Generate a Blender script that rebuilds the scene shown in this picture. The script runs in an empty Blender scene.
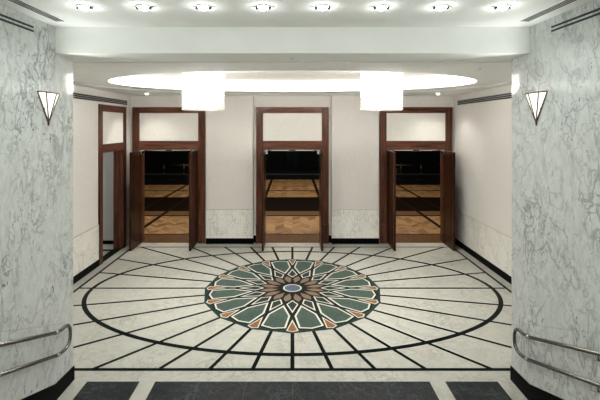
import bpy, bmesh, math, random
from mathutils import Vector, Matrix
random.seed(7)
S = bpy.context.scene
COL = S.collection
PI = math.pi

# ------------------------------------------------------------------ materials
def new_mat(name):
    m = bpy.data.materials.new(name); m.use_nodes = True
    nt = m.node_tree
    return m, nt, nt.nodes, nt.links, nt.nodes['Principled BSDF']

def plain(name, col, rough=0.5, metal=0.0, bump=0.0, bscale=200, spec=0.5):
    m, nt, N, L, b = new_mat(name)
    b.inputs['Roughness'].default_value = rough
    b.inputs['Metallic'].default_value = metal
    b.inputs['Specular IOR Level'].default_value = spec
    tc = N.new('ShaderNodeTexCoord'); nz = N.new('ShaderNodeTexNoise')
    nz.inputs['Scale'].default_value = bscale; nz.inputs['Detail'].default_value = 3
    L.new(tc.outputs['Object'], nz.inputs['Vector'])
    mx = N.new('ShaderNodeMixRGB'); mx.blend_type = 'MIX'
    mx.inputs[1].default_value = (col[0]*.94, col[1]*.94, col[2]*.94, 1)
    mx.inputs[2].default_value = (min(1, col[0]*1.05), min(1, col[1]*1.05), min(1, col[2]*1.05), 1)
    L.new(nz.outputs['Fac'], mx.inputs[0]); L.new(mx.outputs[0], b.inputs['Base Color'])
    if bump:
        bp = N.new('ShaderNodeBump'); bp.inputs['Strength'].default_value = bump; bp.inputs['Distance'].default_value = .01
        L.new(nz.outputs['Fac'], bp.inputs['Height']); L.new(bp.outputs[0], b.inputs['Normal'])
    return m

def math_node(N, L, op, a, b=None):
    n = N.new('ShaderNodeMath'); n.operation = op
    for i, v in enumerate((a, b)):
        if v is None: continue
        if isinstance(v, (int, float)): n.inputs[i].default_value = v
        else: L.new(v, n.inputs[i])
    return n.outputs[0]

def ramp(N, L, fac, stops):
    r = N.new('ShaderNodeValToRGB'); e = r.color_ramp.elements
    while len(e) < len(stops): e.new(.5)
    for el, (p, c) in zip(e, stops):
        el.position = p; el.color = (c, c, c, 1) if isinstance(c, (int, float)) else (*c, 1)
    L.new(fac, r.inputs[0]); return r.outputs[0]

def noise(N, L, vec, scale, detail=4, rough=.5, dist=0):
    n = N.new('ShaderNodeTexNoise'); n.inputs['Scale'].default_value = scale
    n.inputs['Detail'].default_value = detail; n.inputs['Roughness'].default_value = rough
    n.inputs['Distortion'].default_value = dist
    L.new(vec, n.inputs['Vector']); return n.outputs['Fac']

def mixc(N, L, fac, a, b):
    x = N.new('ShaderNodeMixRGB')
    if isinstance(fac, (int, float)): x.inputs[0].default_value = fac
    else: L.new(fac, x.inputs[0])
    for i, v in ((1, a), (2, b)):
        if isinstance(v, tuple): x.inputs[i].default_value = (*v, 1)
        else: L.new(v, x.inputs[i])
    return x.outputs[0]

def marble(name, base, vein, rough=.12, scale=1.0, amount=1.0, cloud=.35, tilt=35, spots=1.0, spec=.5):
    m, nt, N, L, b = new_mat(name)
    b.inputs['Roughness'].default_value = rough
    b.inputs['Specular IOR Level'].default_value = spec
    tc = N.new('ShaderNodeTexCoord'); mp = N.new('ShaderNodeMapping')
    mp.inputs['Rotation'].default_value = (math.radians(tilt), math.radians(8), math.radians(5))
    mp.inputs['Scale'].default_value = (1, 1, .55)
    L.new(tc.outputs['Object'], mp.inputs['Vector']); v = mp.outputs[0]
    n1 = noise(N, L, v, 1.5*scale, 9, .56, .5)
    v1 = ramp(N, L, math_node(N, L, 'ABSOLUTE', math_node(N, L, 'SUBTRACT', n1, .5)), [(0, 1), (.010, .6), (.026, 0)])
    n2 = noise(N, L, v, 4.6*scale, 7, .55, .5)
    v2 = ramp(N, L, math_node(N, L, 'ABSOLUTE', math_node(N, L, 'SUBTRACT', n2, .5)), [(0, .9), (.014, .4), (.034, 0)])
    msk = ramp(N, L, noise(N, L, v, 1.1*scale, 3), [(.35, 0), (.65, 1)])
    n3 = noise(N, L, v, 9*scale, 4, .6, .6)
    v3 = ramp(N, L, n3, [(.61, 0), (.67, 1)])
    msk2 = ramp(N, L, noise(N, L, v, 2.1*scale, 3), [(.46, 0), (.62, 1)])
    v3 = math_node(N, L, 'MULTIPLY', math_node(N, L, 'MULTIPLY', v3, msk2), .9*spots)
    cl = math_node(N, L, 'MULTIPLY', ramp(N, L, noise(N, L, v, 6.5*scale, 6, .7, .3), [(.42, 0), (.68, 1)]), cloud)
    t = math_node(N, L, 'MULTIPLY', v1, math_node(N, L, 'ADD', math_node(N, L, 'MULTIPLY', msk, .6), .25))
    t = math_node(N, L, 'MAXIMUM', t, math_node(N, L, 'MULTIPLY', v2, msk))
    t = math_node(N, L, 'MAXIMUM', t, v3)
    t = math_node(N, L, 'MAXIMUM', t, cl)
    t = math_node(N, L, 'MINIMUM', math_node(N, L, 'MULTIPLY', t, amount), 1.0)
    L.new(mixc(N, L, t, base, vein), b.inputs['Base Color'])
    return m

def wood(name, c1, c2, rough=.35, axis='Z', scale=1.0, spec=.18):
    m, nt, N, L, b = new_mat(name)
    b.inputs['Roughness'].default_value = rough; b.inputs['Specular IOR Level'].default_value = spec
    tc = N.new('ShaderNodeTexCoord'); mp = N.new('ShaderNodeMapping')
    sc = {'Z': (14, 14, .9), 'X': (.9, 14, 14), 'Y': (14, .9, 14)}[axis]
    mp.inputs['Scale'].default_value = tuple(s*scale for s in sc)
    L.new(tc.outputs['Object'], mp.inputs['Vector'])
    a = noise(N, L, mp.outputs[0], 2.2, 6, .6, .8)
    L.new(mixc(N, L, ramp(N, L, a, [(.3, 0), (.7, 1)]), c1, c2), b.inputs['Base Color'])
    bp = N.new('ShaderNodeBump'); bp.inputs['Strength'].default_value = .08; bp.inputs['Distance'].default_value = .01
    L.new(a, bp.inputs['Height']); L.new(bp.outputs[0], b.inputs['Normal'])
    return m

def parquet(name):
    m, nt, N, L, b = new_mat(name)
    b.inputs['Roughness'].default_value = .38
    tc = N.new('ShaderNodeTexCoord'); sp = N.new('ShaderNodeSeparateXYZ')
    L.new(tc.outputs['Object'], sp.inputs[0]); x, y = sp.outputs[0], sp.outputs[1]
    P, W = .56, .19
    col = math_node(N, L, 'DIVIDE', x, P)
    fr = math_node(N, L, 'FRACT', col)
    tri = math_node(N, L, 'MULTIPLY', math_node(N, L, 'ABSOLUTE', math_node(N, L, 'SUBTRACT', fr, .5)), P)
    v = math_node(N, L, 'DIVIDE', math_node(N, L, 'ADD', y, tri), W)
    idx = math_node(N, L, 'FLOOR', v)
    half = math_node(N, L, 'FLOOR', math_node(N, L, 'MULTIPLY', col, 2))
    cb = N.new('ShaderNodeCombineXYZ'); L.new(idx, cb.inputs[0]); L.new(half, cb.inputs[1])
    wn = N.new('ShaderNodeTexWhiteNoise'); L.new(cb.outputs[0], wn.inputs['Vector'])
    odd = math_node(N, L, 'FRACT', math_node(N, L, 'MULTIPLY', half, .5))
    t = math_node(N, L, 'ADD', math_node(N, L, 'MULTIPLY', wn.outputs['Value'], .65), math_node(N, L, 'MULTIPLY', odd, .22))
    c = mixc(N, L, t, (.13, .062, .022), (.47, .29, .135))
    gap = math_node(N, L, 'LESS_THAN', math_node(N, L, 'FRACT', v), .10)
    L.new(mixc(N, L, gap, c, (.05, .025, .01)), b.inputs['Base Color'])
    return m

def fabric(name, col, k=1.0):
    m, nt, N, L, b = new_mat(name)
    b.inputs['Roughness'].default_value = .9; b.inputs['Specular IOR Level'].default_value = .15
    tc = N.new('ShaderNodeTexCoord')
    fs = []
    for sc in ((260, 260, 9), (9, 9, 260)):
        mp = N.new('ShaderNodeMapping'); mp.inputs['Scale'].default_value = sc
        L.new(tc.outputs['Object'], mp.inputs['Vector'])
        fs.append(noise(N, L, mp.outputs[0], 1.0, 2))
    f = math_node(N, L, 'MULTIPLY', math_node(N, L, 'ADD', fs[0], fs[1]), .5)
    L.new(mixc(N, L, ramp(N, L, f, [(.35, 0), (.65, 1)]), tuple(c*(1-.10*k) for c in col), tuple(min(1, c*(1+.06*k)) for c in col)), b.inputs['Base Color'])
    bp = N.new('ShaderNodeBump'); bp.inputs['Strength'].default_value = .12; bp.inputs['Distance'].default_value = .004
    L.new(f, bp.inputs['Height']); L.new(bp.outputs[0], b.inputs['Normal'])
    return m

def glow(name, col, strength):
    m, nt, N, L, b = new_mat(name)
    b.inputs['Base Color'].default_value = (*col, 1); b.inputs['Roughness'].default_value = .4
    b.inputs['Emission Color'].default_value = (*col, 1); b.inputs['Emission Strength'].default_value = strength
    return m

def crystal(name):
    m, nt, N, L, b = new_mat(name)
    out = [n for n in N if n.type == 'OUTPUT_MATERIAL'][0]
    tr = N.new('ShaderNodeBsdfTranslucent'); tr.inputs[0].default_value = (.95, .93, .88, 1)
    gl = N.new('ShaderNodeBsdfGlass'); gl.inputs['IOR'].default_value = 1.45; gl.inputs['Roughness'].default_value = .1
    mx = N.new('ShaderNodeMixShader'); mx.inputs[0].default_value = .75
    L.new(tr.outputs[0], mx.inputs[1]); L.new(gl.outputs[0], mx.inputs[2]); L.new(mx.outputs[0], out.inputs[0])
    return m

M = dict(
    pier=marble('grey white marble', (.66, .69, .67), (.17, .192, .192), .06, 1.9, .95, .26, 48, 1.15, .07),
    wains=marble('veined wainscot marble', (.92, .90, .84), (.34, .34, .32), .2, 3.6, .85, .22, 20, 1.0),
    floor=marble('cream marble', (.45, .452, .405), (.25, .248, .222), .34, 1.2, .9, .35, 70, .35, .3),
    black=marble('black green marble', (.003, .005, .0045), (.02, .028, .025), .3, 2.0, .35, .2, 20, .2, .02),
    skirt=marble('black marble base', (.002, .0025, .003), (.008, .010, .011), .35, 2.0, .3, .2, 20, .2, .03),
    slate=marble('dark blue grey marble', (.006, .0088, .0105), (.07, .086, .092), .34, 2.6, .9, .22, 60, .3, .15),
    green=marble('mid green marble', (.060, .096, .078), (.014, .028, .023), .3, 4.0, 1, .7, 20, .6, .04),
    dkgreen=marble('deep green marble', (.014, .030, .026), (.035, .06, .05), .3, 4.0, .6, .5, 20, .3, .02),
    inlay=plain('white inlay stone', (.55, .55, .49), .35, spec=.2),
    orange=plain('orange inlay stone', (.21, .088, .030), .35, bscale=30, spec=.1),
    brown=plain('brown inlay stone', (.155, .105, .072), .35, bscale=30, spec=.1),
    blue=plain('blue inlay stone', (.055, .085, .14), .3, bscale=25, spec=.1),
    pseam=plain('grey stone joint', (.34, .35, .34), .5),
    seam=plain('stone joint', (.40, .38, .34), .6),
    dseam=plain('dark stone joint', (.04, .045, .05), .6),
    ceil=plain('white ceiling paint', (.92, .93, .91), .85, bscale=3, spec=.2),
    recess=plain('white recess paint', (.86, .85, .80), .85, bscale=3, spec=.2),
    wallp=fabric('beige linen wall covering', (.76, .735, .70)),
    panel=fabric('pale linen panel', (.84, .82, .77)),
    greyw=plain('grey passage paint', (.44, .44, .43), .8, bscale=3),
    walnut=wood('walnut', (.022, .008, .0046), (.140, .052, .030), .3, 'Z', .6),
    walnutx=wood('walnut rail', (.030, .011, .0062), (.175, .067, .039), .3, 'X', .6),
    walnuty=wood('walnut side rail', (.030, .011, .0062), (.175, .067, .039), .3, 'Y', .6),
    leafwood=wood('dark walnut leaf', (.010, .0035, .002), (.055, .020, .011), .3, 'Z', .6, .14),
    dkwood=plain('dark groove', (.006, .003, .002), .6, spec=.05),
    sill=wood('threshold boards', (.045, .020, .008), (.13, .062, .026), .35, 'Y'),
    band=wood('brown floor band', (.06, .03, .012), (.13, .07, .03), .4, 'X'),
    parq=parquet('herringbone parquet'),
    wenge=wood('dark floor boards', (.002, .001, .0005), (.009, .0045, .0022), .6, 'X', 1, .02),
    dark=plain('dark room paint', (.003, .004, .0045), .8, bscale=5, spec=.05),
    stage_highlight=plain('stage edge highlight', (.030, .034, .038), .4, bscale=40, spec=.1),
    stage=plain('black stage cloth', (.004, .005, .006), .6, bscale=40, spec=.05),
    curtain=fabric('dark teal curtain', (.030, .048, .052)),
    chrome=plain('chrome', (.62, .62, .60), .22, 1.0, bscale=20),
    steel=plain('brushed steel', (.17, .165, .155), .25, 1.0, bscale=60),
    brass=plain('dull brass', (.16, .11, .055), .35, 1.0, bscale=40),
    bronze=plain('bronze edging', (.085, .058, .036), .5, .2, bscale=40),
    blackm=plain('black metal', (.010, .010, .011), .5, bscale=60),
    white=plain('white metal', (.72, .74, .73), .4, bscale=60),
    crystal=crystal('crystal beads'),
    lampc=glow('chandelier lamp glass', (1, .96, .915), 125),
    lampd=glow('downlight lens', (.93, 1, .97), 14),
    lampr=glow('room downlight lens', (1, .97, .9), 10),
    lamps=glow('frosted sconce glass', (1, .95, .86), .52),
    recess_glow=glow('glowing recess wall', (1, .975, .93), 3.4),
)

# ------------------------------------------------------------------ mesh helper
class MB:
    def __init__(self): self.bm = bmesh.new(); self.mats = []
    def mi(self, m):
        if m not in self.mats: self.mats.append(m)
        return self.mats.index(m)
    def box(self, x0, x1, y0, y1, z0, z1, m, bevel=0):
        x0, x1 = sorted((x0, x1)); y0, y1 = sorted((y0, y1)); z0, z1 = sorted((z0, z1))
        v = [self.bm.verts.new(p) for p in ((x0,y0,z0),(x1,y0,z0),(x1,y1,z0),(x0,y1,z0),(x0,y0,z1),(x1,y0,z1),(x1,y1,z1),(x0,y1,z1))]
        fs = [self.bm.faces.new([v[i] for i in q]) for q in ((0,3,2,1),(4,5,6,7),(0,1,5,4),(1,2,6,5),(2,3,7,6),(3,0,4,7))]
        k = self.mi(m)
        for f in fs: f.material_index = k
        if bevel:
            es = list({e for f in fs for e in f.edges})
            r = bmesh.ops.bevel(self.bm, geom=es, offset=bevel, segments=2, affect='EDGES', profile=.5)
            for f in r['faces']: f.material_index = k
        return self
    def poly(self, pts, m):
        f = self.bm.faces.new([self.bm.verts.new(p) for p in pts]); f.material_index = self.mi(m); return f
    def flat(self, pts, z, m):      # horizontal polygon facing up
        a = sum(pts[i][0]*pts[(i+1) % len(pts)][1]-pts[(i+1) % len(pts)][0]*pts[i][1] for i in range(len(pts)))
        if a < 0: pts = pts[::-1]
        return self.poly([(p[0], p[1], z) for p in pts], m)
    def prism(self, pts, axis, a0, a1, m):   # pts 2-D; extruded along axis
        def P(p, a):
            return {'X': (a, p[0], p[1]), 'Y': (p[0], a, p[1]), 'Z': (p[0], p[1], a)}[axis]
        k = self.mi(m); n = len(pts)
        A = [self.bm.verts.new(P(p, a0)) for p in pts]; B = [self.bm.verts.new(P(p, a1)) for p in pts]
        fs = [self.bm.faces.new(A), self.bm.faces.new(B[::-1])]
        for i in range(n): fs.append(self.bm.faces.new((A[i], B[i], B[(i+1) % n], A[(i+1) % n])))
        for f in fs: f.material_index = k
        bmesh.ops.recalc_face_normals(self.bm, faces=fs); return self
    def tube(self, pts, r, m, n=10, caps=True):
        pts = [Vector(p) for p in pts]; k = self.mi(m); rings = []
        up = None
        for i, p in enumerate(pts):
            if i == 0: t = pts[1]-p
            elif i == len(pts)-1: t = p-pts[-2]
            else: t = (pts[i+1]-p).normalized()+(p-pts[i-1]).normalized()
            t.normalize()
            if up is None:
                up = t.orthogonal().normalized()
            else:
                up = (up-t*up.dot(t)).normalized()
            w = t.cross(up)
            rr = r[i] if isinstance(r, (list, tuple)) else r
            rings.append([self.bm.verts.new(p+up*math.cos(2*PI*j/n)*rr+w*math.sin(2*PI*j/n)*rr) for j in range(n)])
        fs = []
        for a, b in zip(rings, rings[1:]):
            for j in range(n): fs.append(self.bm.faces.new((a[j], a[(j+1) % n], b[(j+1) % n], b[j])))
        if caps: fs += [self.bm.faces.new(rings[0][::-1]), self.bm.faces.new(rings[-1])]
        for f in fs: f.material_index = k; f.smooth = True
        return self
    def lathe(self, prof, c, m, n=24, smooth=True):   # prof (r,z) about vertical axis
        k = self.mi(m); rings = []
        for r, z in prof:
            if r < 1e-5: rings.append([self.bm.verts.new((c[0], c[1], c[2]+z))])
            else: rings.append([self.bm.verts.new((c[0]+r*math.cos(2*PI*j/n), c[1]+r*math.sin(2*PI*j/n), c[2]+z)) for j in range(n)])
        fs = []
        for a, b in zip(rings, rings[1:]):
            for j in range(n):
                q = [a[j % len(a)], a[(j+1) % len(a)], b[(j+1) % len(b)], b[j % len(b)]]
                q2 = []
                for v in q:
                    if v not in q2: q2.append(v)
                if len(q2) > 2: fs.append(self.bm.faces.new(q2))
        for f in fs: f.material_index = k; f.smooth = smooth
        return self
    def build(self, name, parent=None, recalc=False):
        if recalc: bmesh.ops.recalc_face_normals(self.bm, faces=self.bm.faces)
        me = bpy.data.meshes.new(name); self.bm.to_mesh(me); self.bm.free()
        for m in self.mats: me.materials.append(M[m])
        o = bpy.data.objects.new(name, me); COL.objects.link(o)
        if parent: o.parent = parent
        return o

def structure(o): o['kind'] = 'structure'; return o
def tag(o, label, cat, group=None):
    o['label'] = label; o['category'] = cat
    if group: o['group'] = group
    return o
def empty(name, loc=(0, 0, 0)):
    o = bpy.data.objects.new(name, None); COL.objects.link(o); o.location = loc; o.empty_display_size = .1; return o
def copy_thing(root, loc):
    r = root.copy(); COL.objects.link(r); r.location = loc
    for ch in list(root.children):
        c = ch.copy(); COL.objects.link(c); c.parent = r
        for g in list(ch.children):
            d = g.copy(); COL.objects.link(d); d.parent = c
    return r

# ------------------------------------------------------------------ key dimensions
EYE = 3.3
XW = 4.58           # side wall of the foyer
XP = 2.85           # marble pier face
YP = 5.20           # far edge of the piers
YB = 11.33          # back wall face
ZC, ZS, ZU = 4.165, 4.175, 4.49     # foyer ceiling, soffit, upper ceiling
CY = 8.14           # medallion centre
DOORS = (-3.48, 0.0, 3.48)

# ------------------------------------------------------------------ floor
f = MB()
f.flat([(-XW-.25, 0), (XW+.25, 0), (XW+.25, YB), (-XW-.25, YB)], 0, 'floor')
z1, z2, z3 = .0006, .0012, .0018
XL, Y0, Y1 = 4.35, 5.42, 10.90
def strip(x0, x1, y0, y1, m, z=z1): f.flat([(x0, y0), (x1, y0), (x1, y1), (x0, y1)], z, m)
strip(-XW, XW, Y0-.032, Y0+.032, 'black', z2)
strip(-XL-.03, XL+.03, Y1-.025, Y1+.025, 'black', z2)
for s in (-1, 1): strip(s*XL-.03, s*XL+.03, Y0, Y1, 'black', z2)
# radiating lines
for k in range(32):
    a = -PI/2 + k*2*PI/32
    dx, dy = math.cos(a), math.sin(a)
    tx = XL/abs(dx) if abs(dx) > 1e-6 else 1e9
    ty = (Y1-CY)/dy if dy > 1e-6 else ((CY-Y0)/-dy if dy < -1e-6 else 1e9)
    t = min(tx, ty); w = .029; r0 = 1.68
    px, py = -dy*w, dx*w
    f.flat([(r0*dx+px, CY+r0*dy+py), (t*dx+px, CY+t*dy+py), (t*dx-px, CY+t*dy-py), (r0*dx-px, CY+r0*dy-py)], z1, 'black')
# oval line
A_, B_, wd = 4.06, 2.37, .042
for k in range(128):
    a0, a1 = 2*PI*k/128, 2*PI*(k+1)/128
    f.flat([((A_-wd)*math.cos(a0), CY+(B_-wd)*math.sin(a0)), ((A_+wd)*math.cos(a0), CY+(B_+wd)*math.sin(a0)),
            ((A_+wd)*math.cos(a1), CY+(B_+wd)*math.sin(a1)), ((A_-wd)*math.cos(a1), CY+(B_-wd)*math.sin(a1))], z2, 'black')
# dark panels at the foot of the stairs and stone joints
for x0, x1 in ((-2.65, -1.97), (-1.77, 1.77), (1.97, 2.65)):
    strip(x0, x1, 4.52, 5.165, 'slate')
for x in (-1.2, -.6, 0, .6, 1.2): strip(x-.003, x+.003, 4.52, 5.165, 'dseam', z2)
strip(-XP, XP, 5.165, 5.172, 'seam', z1)
for x in (-2.1, -1.42, -.5, .48, 1.36, 2.15): strip(x-.002, x+.002, 5.17, 5.39, 'seam', z1)
for s in (-1, 1): strip(s*XW, s*(XW+.22), 9.44, 10.97, 'black', z1)
floor = structure(f.build('floor'))

# medallion (a part of the floor)
g = MB()
def pol(r, a): return (r*math.sin(a), CY - r*math.cos(a))
def inset(pts, d):
    n = len(pts); A = sum(pts[i][0]*pts[(i+1) % n][1]-pts[(i+1) % n][0]*pts[i][1] for i in range(n))
    if A < 0: pts = pts[::-1]
    out = []
    for i in range(n):
        p0, p, p1 = Vector(pts[i-1]), Vector(pts[i]), Vector(pts[(i+1) % n])
        e0, e1 = (p-p0).normalized(), (p1-p).normalized()
        n0, n1 = Vector((-e0.y, e0.x)), Vector((-e1.y, e1.x))
        b = n0+n1; out.append(tuple(p + b*(d/max(.15, (1+n0.dot(n1))))))
    return out
U = 2*PI/16
base = [pol(1.78, k*U) for k in range(16)]
g.flat(base, .0020, 'dkgreen')
g.flat([pol(1.25, k*U/2) for k in range(32)], .0024, 'black')
for k in range(16):
    T, P = k*U, k*U+U/2
    hexp = [pol(.80, P), pol(1.20, P+math.radians(9.5)), pol(1.62, P+math.radians(7.5)), pol(1.665, P), pol(1.62, P-math.radians(7.5)), pol(1.20, P-math.radians(9.5))]
    # strap around each petal is dark, its edge white, its field green
    g.flat(inset(hexp, -.035), .0028, 'black')
    g.flat(hexp, .0032, 'inlay'); g.flat(inset(hexp, .032), .0038, 'green')
    kite = [pol(.57, T), pol(.75, T+math.radians(8.6)), pol(1.09, T), pol(.75, T-math.radians(8.6))]
    g.flat(kite, .0032, 'inlay'); g.flat(inset(kite, .024), .0038, 'dkgreen')
    tri = [pol(1.33, T), pol(1.70, T+math.radians(3.4)), pol(1.745, T), pol(1.70, T-math.radians(3.4))]
    g.flat(tri, .0032, 'inlay'); g.flat(inset(tri, .020), .0038, 'orange')
    pet = [pol(.28, P), pol(.44, P+math.radians(8.6)), pol(.54, P+math.radians(7.2)), pol(.65, P), pol(.54, P-math.radians(7.2)), pol(.44, P-math.radians(8.6))]
    g.flat(pet, .0034, 'brown')
for r, z, m in ((.27, .0036, 'black'), (.190, .0040, 'inlay'), (.160, .0044, 'blue')):
    g.flat([(r*math.cos(2*PI*j/48), CY+r*math.sin(2*PI*j/48)) for j in range(48)], z, m)
g.build('medallion', floor)

# stairs rising towards the camera
st = MB()
n_st = 11
for i in range(n_st):
    y1 = 4.50-.40*i; z = .15*(i+1)
    st.box(-XP, XP, (y1-.40 if i < n_st-1 else -4.0), y1, 0 if i == 0 else z-.151, z, 'seam')
structure(st.build('floor_stairs'))

# ------------------------------------------------------------------ marble piers
for s, nm in ((-1, 'left'), (1, 'right')):
    w = MB()
    w.box(s*XP, s*(XW+.22), -4.0, YP, 0, 4.9, 'pier')
    for ya, yb, za in ((4.95, 1.0, .85),):
        w.poly([(s*(XP-.0008), y, z) for y, z in ((ya, za), (yb, za+(ya-yb)*.42), (yb, za+(ya-yb)*.42+.005), (ya, za+.005))], 'pseam')
    structure(w.build('wall_front_'+nm))
    b = MB()   # black base: level at the pier end, then climbing with the stairs
    b.prism([(YP+.012, 0), (YP+.012, .178), (4.81, .20), (1.0, .20+3.81*.375), (1.0, 0)], 'X', s*XP, s*(XP-.012), 'skirt')
    structure(b.build('baseboard_front_'+nm))
w = MB(); w.box(-5, 5, -4.2, -4.0, 0, 4.9, 'wallp'); structure(w.build('wall_front'))

# ------------------------------------------------------------------ foyer walls
def side_wall(s, nm, opening):
    w = MB(); x0, x1 = s*XW, s*(XW+.22)
    if opening:
        w.box(x0, x1, YP, 9.60, 0, 4.6, 'wallp'); w.box(x0, x1, 10.80, YB, 0, 4.6, 'wallp'); w.box(x0, x1, 9.60, 10.80, 2.68, 4.6, 'wallp')
    else: w.box(x0, x1, YP, YB, 0, 4.6, 'wallp')
    return structure(w.build('wall_'+nm))
side_wall(-1, 'left', True); side_wall(1, 'right', False)
def side_trim(s, nm, spans, k):
    b = MB(); t = MB()
    for y0, y1 in spans:
        b.box(s*XW, s*(XW-.022), y0, y1, 0, .16, 'skirt')
        t.box(s*XW, s*(XW-.018), y0, y1, .16, .955, 'wains'); t.box(s*XW, s*(XW-.028), y0, y1, .955, .97, 'inlay')
    structure(b.build('baseboard_'+nm)); structure(t.build('trim_%d' % k))
side_trim(-1, 'left', ((YP, 9.43),), 1); side_trim(1, 'right', ((YP, YB-.14),), 2)

w = MB(); D2 = 12.2
edges = [-XW-.22] + sum([[c-.83, c+.83] for c in DOORS], []) + [XW+.22]
for i in range(0, 8, 2): w.box(edges[i], edges[i+1], YB, YB+.25, 0, 6.5, 'wallp')
for c in DOORS: w.box(c-.83, c+.83, YB, YB+.25, 2.63, 6.5, 'wallp')
for s in (-1, 1): w.box(s*1.106, s*2.41, 11.21, YB, 0, ZC+.1, 'wallp')
structure(w.build('wall_back'))
b = MB(); t = MB()
for s in (-1, 1):
    b.box(s*1.095, s*2.425, 11.185, 11.21, 0, .16, 'skirt')
    b.box(s*1.013, s*1.106, 11.305, YB, 0, .20, 'skirt')
    b.box(s*4.50, s*4.557, 11.305, YB, 0, .16, 'skirt')
    t.box(s*1.10, s*2.42, 11.19, 11.21, .16, .955, 'wains'); t.box(s*1.10, s*2.42, 11.183, 11.21, .955, .97, 'inlay')
structure(b.build('baseboard_back')); structure(t.build('trim_3'))

# ------------------------------------------------------------------ doorways
def leaf_mesh(parent, x0, x1, side):
    """an open leaf standing square to the wall: vertical boards with grooves"""
    L = MB(); ya, yb = 10.52, 11.30
    xm0, xm1 = x0+.008, x1-.008
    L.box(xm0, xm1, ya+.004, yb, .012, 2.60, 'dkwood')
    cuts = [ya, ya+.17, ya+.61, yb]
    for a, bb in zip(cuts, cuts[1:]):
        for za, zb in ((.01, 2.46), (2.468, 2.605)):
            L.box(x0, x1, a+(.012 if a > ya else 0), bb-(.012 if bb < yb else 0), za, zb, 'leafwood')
    o = L.build('door_leaf', parent)
    h = MB()
    xi = x1 if side < 0 else x0           # face towards the opening
    d = 1 if side < 0 else -1
    h.box(xi, xi+d*.075, 11.05, 11.20, 2.52, 2.60, 'chrome', .006)
    h.tube([(xi+d*.015, 11.1, 2.612), (xi+d*.14, 11.235, 2.618)], .010, 'chrome', 8)
    hh = h.build('closer_arm', o); hh['label'] = 'chrome closer arm'
    p = MB()
    for z in (.25, 1.3, 2.35): p.tube([(xi, 11.295, z-.05), (xi, 11.295, z+.05)], .010, 'bronze', 8)
    p.build('hinge', o)
    return o
for i, c in enumerate(DOORS):
    d = structure(empty('door_%d' % (i+1), (0, 0, 0)))
    F = MB()
    xo, xi_ = 1.02, .83
    yf = 11.25
    for s in (-1, 1):
        F.box(c+s*xi_, c+s*xo, yf, YB, .0, 3.83, 'walnut', .006)
        F.box(c+s*(xo-.035), c+s*xo, yf-.016, yf+.01, .54, 3.83, 'walnut', .004)
        F.box(c+s*(xi_+.001), c+s*(xi_+.025), yf-.010, yf+.01, .54, 3.66, 'walnut', .004)
        F.box(c+s*(xi_-.0), c+s*(xo+.006), yf-.020, yf+.02, 0, .54, 'walnut', .004)
        F.box(c+s*.80, c+s*.83, YB-.01, YB+.25, 0, 2.63, 'walnut')                 # jamb lining
    F.box(c-xi_, c+xi_, yf, YB, 3.665, 3.83, 'walnutx', .006)
    F.box(c-xo, c+xo, yf-.016, yf+.01, 3.795, 3.83, 'walnutx', .004)
    F.box(c-xi_, c+xi_, yf, YB, 2.63, 2.88, 'walnutx', .006)
    F.box(c-xi_, c+xi_, yf-.012, yf+.01, 2.85, 2.88, 'walnutx', .004)
    F.box(c-.80, c+.80, YB-.01, YB+.25, 2.60, 2.63, 'walnutx')
    F.build('door_frame', d)
    T = MB(); T.box(c-xi_+.001, c+xi_-.001, 11.275, YB, 2.881, 3.664, 'panel'); T.build('transom_panel', d)
    K = MB(); K.box(c-.79, c+.79, 11.27, 11.30, 2.601, 2.628, 'chrome'); K.build('head_track', d)
    K = MB(); K.box(c-.09, c+.09, 11.262, 11.33, 2.575, 2.626, 'blackm', .006); K.build('door_stop', d)
    leaf_mesh(d, c-.805, c-.757, -1); leaf_mesh(d, c+.757, c+.805, 1)
    sl = MB(); sl.box(c-.83, c+.83, 11.30, YB+.25, -.02, .004, 'sill'); sl.build('threshold', d)

# side doorway in the left wall
d = structure(empty('door_4'))
F = MB(); x0 = -XW+.03
F.box(-XW, x0, 9.43, 9.61, 0, 3.82, 'walnut', .006); F.box(-XW, x0, 10.79, 10.97, 0, 3.82, 'walnut', .006)
F.box(-XW, x0, 9.61, 10.79, 3.65, 3.82, 'walnuty', .006); F.box(-XW, x0, 9.61, 10.79, 2.68, 2.86, 'walnuty', .006)
F.box(-XW-.24, x0-.01, 10.77, 10.80, 0, 2.68, 'walnut'); F.box(-XW-.24, x0-.01, 9.60, 9.63, 0, 2.68, 'walnut'); F.box(-XW-.24, x0-.01, 9.60, 10.80, 2.65, 2.68, 'walnuty')
F.build('door_frame', d)
T = MB(); T.box(-XW, -XW+.012, 9.61, 10.79, 2.86, 3.65, 'panel'); T.build('transom_panel', d)
# passage behind it
w = MB(); w.box(-8.0, -XW-.22, 11.19, 11.3, 0, 3.2, 'greyw'); w.box(-8.1, -8.0, 7.4, 11.3, 0, 3.2, 'greyw'); w.box(-8, -XW-.22, 7.3, 7.4, 0, 3.2, 'greyw')
structure(w.build('wall_passage'))
w = MB(); w.box(-8.0, -XW-.22, 11.17, 11.19, 0, .10, 'skirt'); structure(w.build('baseboard_passage'))
w = MB(); w.box(-8.0, -XW-.22, 7.4, 11.19, -.03, 0, 'floor'); w.box(-8.0, -XW-.22, 10.55, 10.70, 0, .001, 'black'); structure(w.build('floor_passage'))
w = MB(); w.box(-8.1, -XW-.22, 7.3, 11.3, 3.2, 3.3, 'ceil'); structure(w.build('ceiling_passage'))

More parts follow.
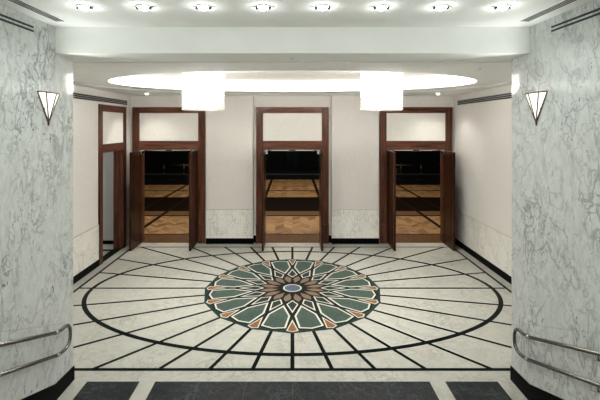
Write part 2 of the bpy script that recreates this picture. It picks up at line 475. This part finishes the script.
# ------------------------------------------------------------------ ceilings
w = MB(); w.box(-XP-.1, XP+.1, -4.1, 4.81, ZU, ZU+.2, 'ceil'); structure(w.build('ceiling_upper'))
w = MB(); w.box(-XP-.02, XP+.02, 4.81, YP, ZS, ZU+.2, 'ceil'); w.box(-XW-.2, XW+.2, YP, 5.48, ZS, ZU+.2, 'ceil'); w.box(-XW-.2, XW+.2, 5.48, 5.501, ZC, ZU+.2, 'ceil'); structure(w.build('trim_soffit'))
OA, OB, IA, IB, OY = 4.30, 2.72, 3.71, 1.91, 8.27
ZR = ZC+.016; ZT = 4.435
c = MB()
x0, x1, ya, yb = -XW-.2, XW+.2, 5.50, YB+.1
angs = sorted([2*PI*k/144 for k in range(144)] + [math.atan2(y-OY, x) % (2*PI) for x in (x0, x1) for y in (ya, yb)])
def rectp(a):
    dx, dy = math.cos(a), math.sin(a)
    t = min((x1 if dx > 0 else x0)/dx if abs(dx) > 1e-9 else 1e9, ((yb if dy > 0 else ya)-OY)/dy if abs(dy) > 1e-9 else 1e9)
    return (t*dx, OY+t*dy)
def ell(A, B, a):      # the ellipse point in direction a
    r = 1/math.sqrt((math.cos(a)/A)**2+(math.sin(a)/B)**2)
    return (r*math.cos(a), OY+r*math.sin(a))
rings = [[(*rectp(a), ZC) for a in angs], [(*ell(OA, OB, a), ZC) for a in angs], [(*ell(OA, OB, a), ZR) for a in angs],
         [(*ell(IA, IB, a), ZR) for a in angs]]
vr = [[c.bm.verts.new(p) for p in r] for r in rings]; n = len(angs); k = c.mi('ceil')
for A, B in zip(vr, vr[1:]):
    for j in range(n):
        q = c.bm.faces.new((A[j], A[(j+1) % n], B[(j+1) % n], B[j])); q.material_index = k
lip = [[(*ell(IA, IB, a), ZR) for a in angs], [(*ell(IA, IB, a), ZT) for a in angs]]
vr = [[c.bm.verts.new(p) for p in r] for r in lip]; k = c.mi('recess_glow')  # recess wall itself emits, in place of light falling on it
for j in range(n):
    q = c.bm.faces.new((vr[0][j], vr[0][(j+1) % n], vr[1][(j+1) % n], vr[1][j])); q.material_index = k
k = c.mi('recess')
q = c.bm.faces.new(vr[1]); q.material_index = k
co = structure(c.build('ceiling'))
# solid slab above so that no light leaks
w = MB(); w.box(-XW-.3, XW+.3, 5.15, YB+.1, 4.6, 4.7, 'ceil'); structure(w.build('ceiling_slab'))

# ------------------------------------------------------------------ ballroom
w = MB()
def bstrip(y0, y1, m, z=0, x0=-11, x1=11): w.flat([(x0, y0), (x1, y0), (x1, y1), (x0, y1)], z, m)
bstrip(YB+.25, D2, 'sill', .002); bstrip(D2-.03, D2+.03, 'dkwood', .004)
bstrip(YB+.25, 24.7, 'parq')
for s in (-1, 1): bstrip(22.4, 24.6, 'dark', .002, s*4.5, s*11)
bstrip(14.65, 14.8, 'dkwood', .001); bstrip(14.8, 15.5, 'band', .001); bstrip(15.5, 18.3, 'wenge', .001); bstrip(18.3, 18.55, 'dkwood', .002)
bstrip(20.3, 20.5, 'dkwood', .001)
for x in (1.26, 4.83, 5.9):
    for s in (-1, 1): bstrip(D2, 24.6 if x < 2 else 22.4, 'dkwood', .003, s*x-.07, s*x+.07)
structure(w.build('floor_ballroom'))
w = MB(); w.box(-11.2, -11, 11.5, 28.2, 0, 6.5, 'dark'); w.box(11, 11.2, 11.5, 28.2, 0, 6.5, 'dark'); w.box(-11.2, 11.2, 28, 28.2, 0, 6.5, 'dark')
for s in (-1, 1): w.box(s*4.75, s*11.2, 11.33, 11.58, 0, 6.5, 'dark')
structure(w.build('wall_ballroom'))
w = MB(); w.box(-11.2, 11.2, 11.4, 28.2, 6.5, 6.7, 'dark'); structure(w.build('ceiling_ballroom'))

sg = empty('stage', (0, 24.6, 0)); tag(sg, 'low black stage across the far end of the dark ballroom', 'stage')
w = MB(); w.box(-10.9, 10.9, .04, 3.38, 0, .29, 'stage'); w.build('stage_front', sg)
w = MB(); w.box(-10.95, 10.95, 0, .10, .29, .352, 'stage_highlight', .012); w.box(-10.95, 10.95, .10, 3.39, .29, .35, 'stage'); w.build('stage_top', sg)  # front strip coloured lighter as the highlight along the stage edge
cu = MB(); pts = []
for i in range(121):
    x = -.38+.86*i/120; pts.append((x, 27.6+.10*math.sin(i*.42)+.03*math.sin(i*.9)))
for (xa, ya_), (xb, yb_) in zip(pts, pts[1:]):
    q = cu.poly([(xa, ya_, .352), (xb, yb_, .352), (xb, yb_, 5.8), (xa, ya_, 5.8)], 'curtain'); q.smooth = True
bmesh.ops.remove_doubles(cu.bm, verts=cu.bm.verts, dist=1e-4)
o = cu.build('curtain'); sol = o.modifiers.new('thickness', 'SOLIDIFY'); sol.thickness = .02
tag(o, 'narrow dark teal pleated curtain behind the stage, seen through the middle doorway', 'curtain')
for s, side in ((-1, 'left'), (1, 'right')):
    r = empty('railing', (0, 25.0, .354)); tag(r, 'brass railing on the dark stage beyond the %s doorway' % side, 'railing')
    w = MB(); w.tube([(s*5.2, 0, .50), (s*9.6, 0, .50)], .022, 'brass', 8); w.build('rail', r)
    for x in (5.45, 6.78, 8.04, 9.35):
        w = MB(); w.tube([(s*x, 0, 0), (s*x, 0, .52)], .03, 'brass', 8); w.lathe([(.0, .60), (.03, .59), (.045, .56), (.03, .52), (.0, .51)], (s*x, 0, 0), 'brass', 10)
        w.lathe([(.07, 0.001), (.07, .02), (.03, .03)], (s*x, 0, 0), 'brass', 10); w.build('post', r)

# ------------------------------------------------------------------ downlights
def make_downlight(name, lens, r):
    t = empty(name)
    w = MB(); w.lathe([(r*.78, -.004), (r*.82, -.010), (r*.98, -.008), (r, 0)], (0, 0, 0), 'white', 28); w.build('trim_ring', t)
    w = MB(); w.lathe([(r*.76, -.003), (r*.70, -.014), (r*.52, -.028), (r*.25, -.036), (0, -.038)], (0, 0, 0), lens, 24); w.build('lens', t)
    for s in (-1, 1):
        w = MB(); w.box(s*r*.66, s*r*1.0, -r*.22, r*.22, -.026, -.006, 'blackm', .003); w.build('clip', t)
    return t
xs = (-2.07, -1.48, -.885, -.29, .30, .885, 1.48, 2.09)
ordn = ('leftmost', 'second from left', 'third from left', 'fourth from left', 'fifth from left', 'third from right', 'second from right', 'rightmost')
proto = make_downlight('ceiling_downlight', 'lampd', .075)
for i, x in enumerate(xs):
    o = proto if i == 0 else copy_thing(proto, (0, 0, 0))
    o.location = (x, 3.98, ZU)
    tag(o, 'bright round recessed downlight, %s of eight across the front ceiling' % ordn[i], 'ceiling light', 'downlights in a row on the front ceiling')
    l = bpy.data.lights.new('spot', 'SPOT'); l.energy = 8; l.spot_size = math.radians(150); l.spot_blend = .5; l.color = (.93, 1.0, .96); l.shadow_soft_size = .05
    lo = bpy.data.objects.new('downlight_beam', l); COL.objects.link(lo); lo.location = (x, 3.98, ZU-.07)
    l = bpy.data.lights.new('lens_glow', 'POINT'); l.energy = 1.15; l.color = (.95, 1.0, .96); l.shadow_soft_size = .02
    lo = bpy.data.objects.new('lens_glow', l); COL.objects.link(lo); lo.location = (x, 3.98, ZU-.065)
proto2 = make_downlight('ceiling_downlight', 'lampr', .07)
for i, s in enumerate((-1, 1)):
    o = proto2 if i == 0 else copy_thing(proto2, (0, 0, 0))
    o.location = (s*3.84, 10.56, ZC)
    tag(o, 'small round downlight in the foyer ceiling above the %s doorway' % ('left', 'right')[i], 'ceiling light', 'downlights above the side doorways')
    l = bpy.data.lights.new('spot', 'SPOT'); l.energy = 40; l.spot_size = math.radians(110); l.spot_blend = .7; l.color = (1, .96, .88); l.shadow_soft_size = .04
    lo = bpy.data.objects.new('downlight_beam', l); COL.objects.link(lo); lo.location = (s*3.84, 10.56, ZC-.07)

# small flush fittings on the white ceiling
for x, y, z, lab in ((0, 5.19, ZS, 'tiny flush round fitting in the middle of the white soffit'), (2.84, 6.05, ZC, 'tiny flush round fitting in the ceiling right of the oval recess')):
    w = MB(); w.lathe([(.028, 0), (.026, -.005), (.016, -.008), (.010, -.012), (0, -.013)], (0, 0, 0), 'white', 16); o = w.build('ceiling_fitting'); o.location = (x, y, z)
    tag(o, lab, 'ceiling fitting')

# ------------------------------------------------------------------ chandeliers
def strand_mesh(h, n, r):
    w = MB(); prof = []
    step = h/n
    for i in range(n):
        zc = -step*(i+.5); rr = r*(1 if i < n-1 else 1.15)
        w.lathe([(.0, zc+step*.49), (rr*.75, zc+step*.28), (rr, zc), (rr*.75, zc-step*.28), (.0, zc-step*.49)], (0, 0, 0), 'crystal', 6, False)
    me_o = w.build('crystal_strand'); return me_o
CH_Z, CH_H, CH_R = 4.36, .765, .378
def make_chandelier():
    t = empty('chandelier')
    w = MB(); w.lathe([(.0, ZT-CH_Z), (.20, ZT-CH_Z), (.20, ZT-CH_Z-.02), (.05, .03), (.05, .0)], (0, 0, 0), 'chrome', 28); w.build('ceiling_plate', t)
    w = MB(); w.lathe([(CH_R+.008, 0), (CH_R+.008, -.022), (CH_R-.02, -.022), (CH_R-.02, 0), (CH_R+.008, 0)], (0, 0, 0), 'chrome', 40)
    for k in range(4):
        a = PI/4+k*PI/2; w.tube([(0, 0, .0), (CH_R*math.cos(a), CH_R*math.sin(a), -.01)], .008, 'chrome', 6)
    w.build('frame_ring', t)
    w = MB(); w.lathe([(0, -.10), (.25, -.10), (.27, -.13), (.27, -.40), (.22, -.44), (0, -.44)], (0, 0, 0), 'lampc', 32); w.build('lamp_core', t)
    for zz, rr in ((-.49, CH_R-.03), (-.60, CH_R-.03)):
        w = MB(); w.lathe([(rr+.008, zz+.008), (rr+.008, zz-.008), (rr-.008, zz-.008), (rr-.008, zz+.008), (rr+.008, zz+.008)], (0, 0, 0), 'brass', 40); w.build('hoop', t)
    for ring, (R, cnt, h, z0) in enumerate(((CH_R, 52, CH_H-.02, -.02), (CH_R-.07, 30, CH_H-.06, -.02))):
        m0 = strand_mesh(h, 17 if ring == 0 else 15, .021)
        for k in range(cnt):
            o = m0 if k == 0 else m0.copy()
            if k: COL.objects.link(o)
            a = 2*PI*k/cnt; o.parent = t; o.location = (R*math.cos(a), R*math.sin(a), z0)
    return t
proto = make_chandelier()
for i, s in enumerate((-1, 1)):
    o = proto if i == 0 else copy_thing(proto, (0, 0, 0))
    o.location = (s*1.69, 7.60, CH_Z)
    tag(o, 'glowing drum-shaped crystal chandelier at the %s end of the oval ceiling recess' % ('left', 'right')[i], 'chandelier', 'crystal chandeliers')

# ------------------------------------------------------------------ wall sconces
def make_sconce(s):
    t = empty('wall_sconce', (s*XP, 4.68, 3.34))
    top, apex = .35, (-s*.010, -.02, 0)
    w_, v_, tt = .212, .10, .030
    A = (0, -w_, top); B = (-s*tt, -v_, top); C = (-s*tt, v_, top); D = (0, w_, top)
    g_ = MB()
    for p, q in ((A, B), (B, C), (C, D)):
        g_.poly([apex, p, q] if s < 0 else [apex, q, p], 'lamps')
    o = g_.build('glass_shade', t); so = o.modifiers.new('thickness', 'SOLIDIFY'); so.thickness = .003; so.offset = 0
    fr = MB()
    for p in (A, B, C, D): fr.tube([p, apex], .0088, 'bronze', 6)
    for p, q in ((A, B), (B, C), (C, D)): fr.tube([p, q], .008, 'bronze', 6)
    fr.lathe([(0, .02), (.012, .01), (.010, -.02), (0, -.045)], apex, 'bronze', 8)
    fr.build('metal_edging', t)
    bp = MB(); bp.box(0, -s*.012, -.10, .10, top-.20, top-.06, 'bronze', .003); bp.build('back_plate', t)
    l = bpy.data.lights.new('sconce_bulb', 'SPOT'); l.energy = 15; l.spot_size = math.radians(110); l.spot_blend = .9; l.color = (.97, 1, .95); l.shadow_soft_size = .04
    lo = bpy.data.objects.new('sconce_bulb', l); COL.objects.link(lo); lo.location = (s*(XP-.05), 4.68, 3.34+.37); lo.rotation_euler = Vector((-s*.65, -.22, .72)).to_track_quat('-Z', 'Y').to_euler()
    return t
for s, side in ((-1, 'left'), (1, 'right')):
    tag(make_sconce(s), 'triangular frosted glass wall sconce with bronze edges on the %s marble pier' % side, 'wall light')

# ------------------------------------------------------------------ handrails
def arc3(p0, pm, p1, n=10):     # quadratic curve through control pm
    return [tuple((1-t)**2*a+2*t*(1-t)*b+t*t*c_ for a, b, c_ in zip(p0, pm, p1)) for t in [i/n for i in range(n+1)]]
for s, side in ((-1, 'left'), (1, 'right')):
    t = empty('handrail', (s*XP, 4.6, -.05 if s > 0 else 0)); tag(t, 'double metal handrail curling back on itself on the %s marble wall' % side, 'handrail')
    xr = -s*.08
    def Q(y, z): return (xr, y-4.6, z)
    up = [Q(2.2, .875+2.5*.386), Q(4.64, .895)]
    pts = up + arc3(Q(4.70, .872), Q(4.78, .855), Q(4.87, .855), 6)
    pts += arc3(Q(4.88, .855), Q(4.99, .845), Q(4.99, .715), 10)[1:] + arc3(Q(4.99, .70), Q(4.99, .575), Q(4.86, .578), 10)[1:]
    pts += arc3(Q(4.80, .58), Q(4.74, .59), Q(4.68, .612), 5) + [Q(2.2, .612+2.48*.372)]
    w = MB(); w.tube(pts, .020, 'steel', 12); w.build('rail', t)
    for y, z in ((3.62, .895+1.02*.386), (3.62, .612+1.06*.372), (2.9, .895+1.74*.386), (2.9, .612+1.78*.372)):
        w = MB(); w.tube([Q(y, z-.01), Q(y, z-.06), (0, y-4.6, z-.075)], .009, 'steel', 8); w.tube([(0, y-4.6, z-.075), (-s*.012, y-4.6, z-.075)], .03, 'steel', 14); w.build('bracket', t)
    for y, z, dy, dz in ((4.70, .872, .05, -.016), (4.72, .597, .05, -.012)):
        w = MB(); w.tube([Q(y-dy*.6, z-dz*.6), Q(y+dy*.6, z+dz*.6)], .0235, 'chrome', 12); w.build('collar', t)

# ------------------------------------------------------------------ air vents
for s, side in ((-1, 'left'), (1, 'right')):
    # slot diffuser along the top of the foyer wall
    t = empty('air_vent', (s*XW, 9.45, 3.875)); tag(t, 'long slotted air grille high on the beige %s foyer wall' % side, 'air vent')
    w = MB(); w.box(0, -s*.003, -1.65, 1.65, 0, .13, 'blackm'); w.build('backing', t)
    w = MB()
    for z in (0, .041, .082, .121): w.box(0, -s*.008, -1.65, 1.65, z, z+.0055, 'white')
    w.box(0, -s*.008, -1.65, -1.64, 0, .13, 'white'); w.box(0, -s*.008, 1.64, 1.65, 0, .13, 'white'); w.build('slats', t)
    # slots in the front ceiling
    t = empty('ceiling_air_vent', (s*2.63, 3.4, ZU)); tag(t, 'narrow slotted air diffuser in the front ceiling along the %s marble wall' % side, 'air vent')
    w = MB(); w.box(-.055, .055, -1.4, 1.14, -.004, 0, 'blackm'); w.build('backing', t)
    w = MB()
    for x in (-.052, -.018, .018, .052): w.box(x-.0035, x+.0035, -1.4, 1.14, -.005, 0, 'white')
    w.build('slats', t)
    # two slots cut in the marble
    t = empty('wall_air_slot', (s*XP, 3.4, 4.32)); tag(t, 'pair of black linear air slots near the top of the %s marble wall' % side, 'air vent')
    for z in (.012, .055):
        w = MB(); w.box(0, -s*.004, -1.4, 1.0, z, z+.021, 'blackm'); w.build('slot', t)

# ------------------------------------------------------------------ other light
def area(name, loc, size, energy, col, rot=(0, 0, 0), sy=None):
    l = bpy.data.lights.new(name, 'AREA'); l.energy = energy; l.color = col; l.size = size
    if sy: l.shape = 'RECTANGLE'; l.size_y = sy
    o = bpy.data.objects.new(name, l); COL.objects.link(o); o.location = loc; o.rotation_euler = rot; return o
area('ballroom_light', (0, 13.9, 6.3), 16, 530, (1, .90, .74), sy=1.2)
area('ballroom_light_far', (0, 20.3, 6.3), 12, 310, (1, .88, .70), sy=2)
area('hall_fill_light', (0, -2.0, 4.42), 4, 130, (.98, 1, .96), sy=2)  # added fill behind the camera, standing in for unseen hall lamps
area('stage_fill', (0, 25.0, 6.3), 10, 28, (.8, .95, 1), sy=1)  # added overhead fill, unseen, to brighten the stage and curtain
l = bpy.data.lights.new('passage_light', 'POINT'); l.energy = 25; l.color = (1, 1, .97); l.shadow_soft_size = .1
lo = bpy.data.objects.new('passage_light', l); COL.objects.link(lo); lo.location = (-6.2, 9.0, 3.0)
wd_ = bpy.data.worlds.new('World'); S.world = wd_; wd_.use_nodes = True
wd_.node_tree.nodes['Background'].inputs[0].default_value = (.02, .02, .02, 1)

# ------------------------------------------------------------------ camera and view
cam = bpy.data.cameras.new('Camera'); co_ = bpy.data.objects.new('Camera', cam); COL.objects.link(co_)
co_.location = (0, 0, EYE); co_.rotation_euler = (PI/2, 0, 0)
cam.sensor_width = 36; cam.lens = 24; cam.shift_x = 7.6/600; cam.shift_y = -74/600; cam.clip_start = .05
S.camera = co_
S.view_settings.view_transform = 'Standard'; S.view_settings.look = 'None'; S.view_settings.gamma = 1
S.view_settings.exposure = 0.45
S.cycles.max_bounces = 8
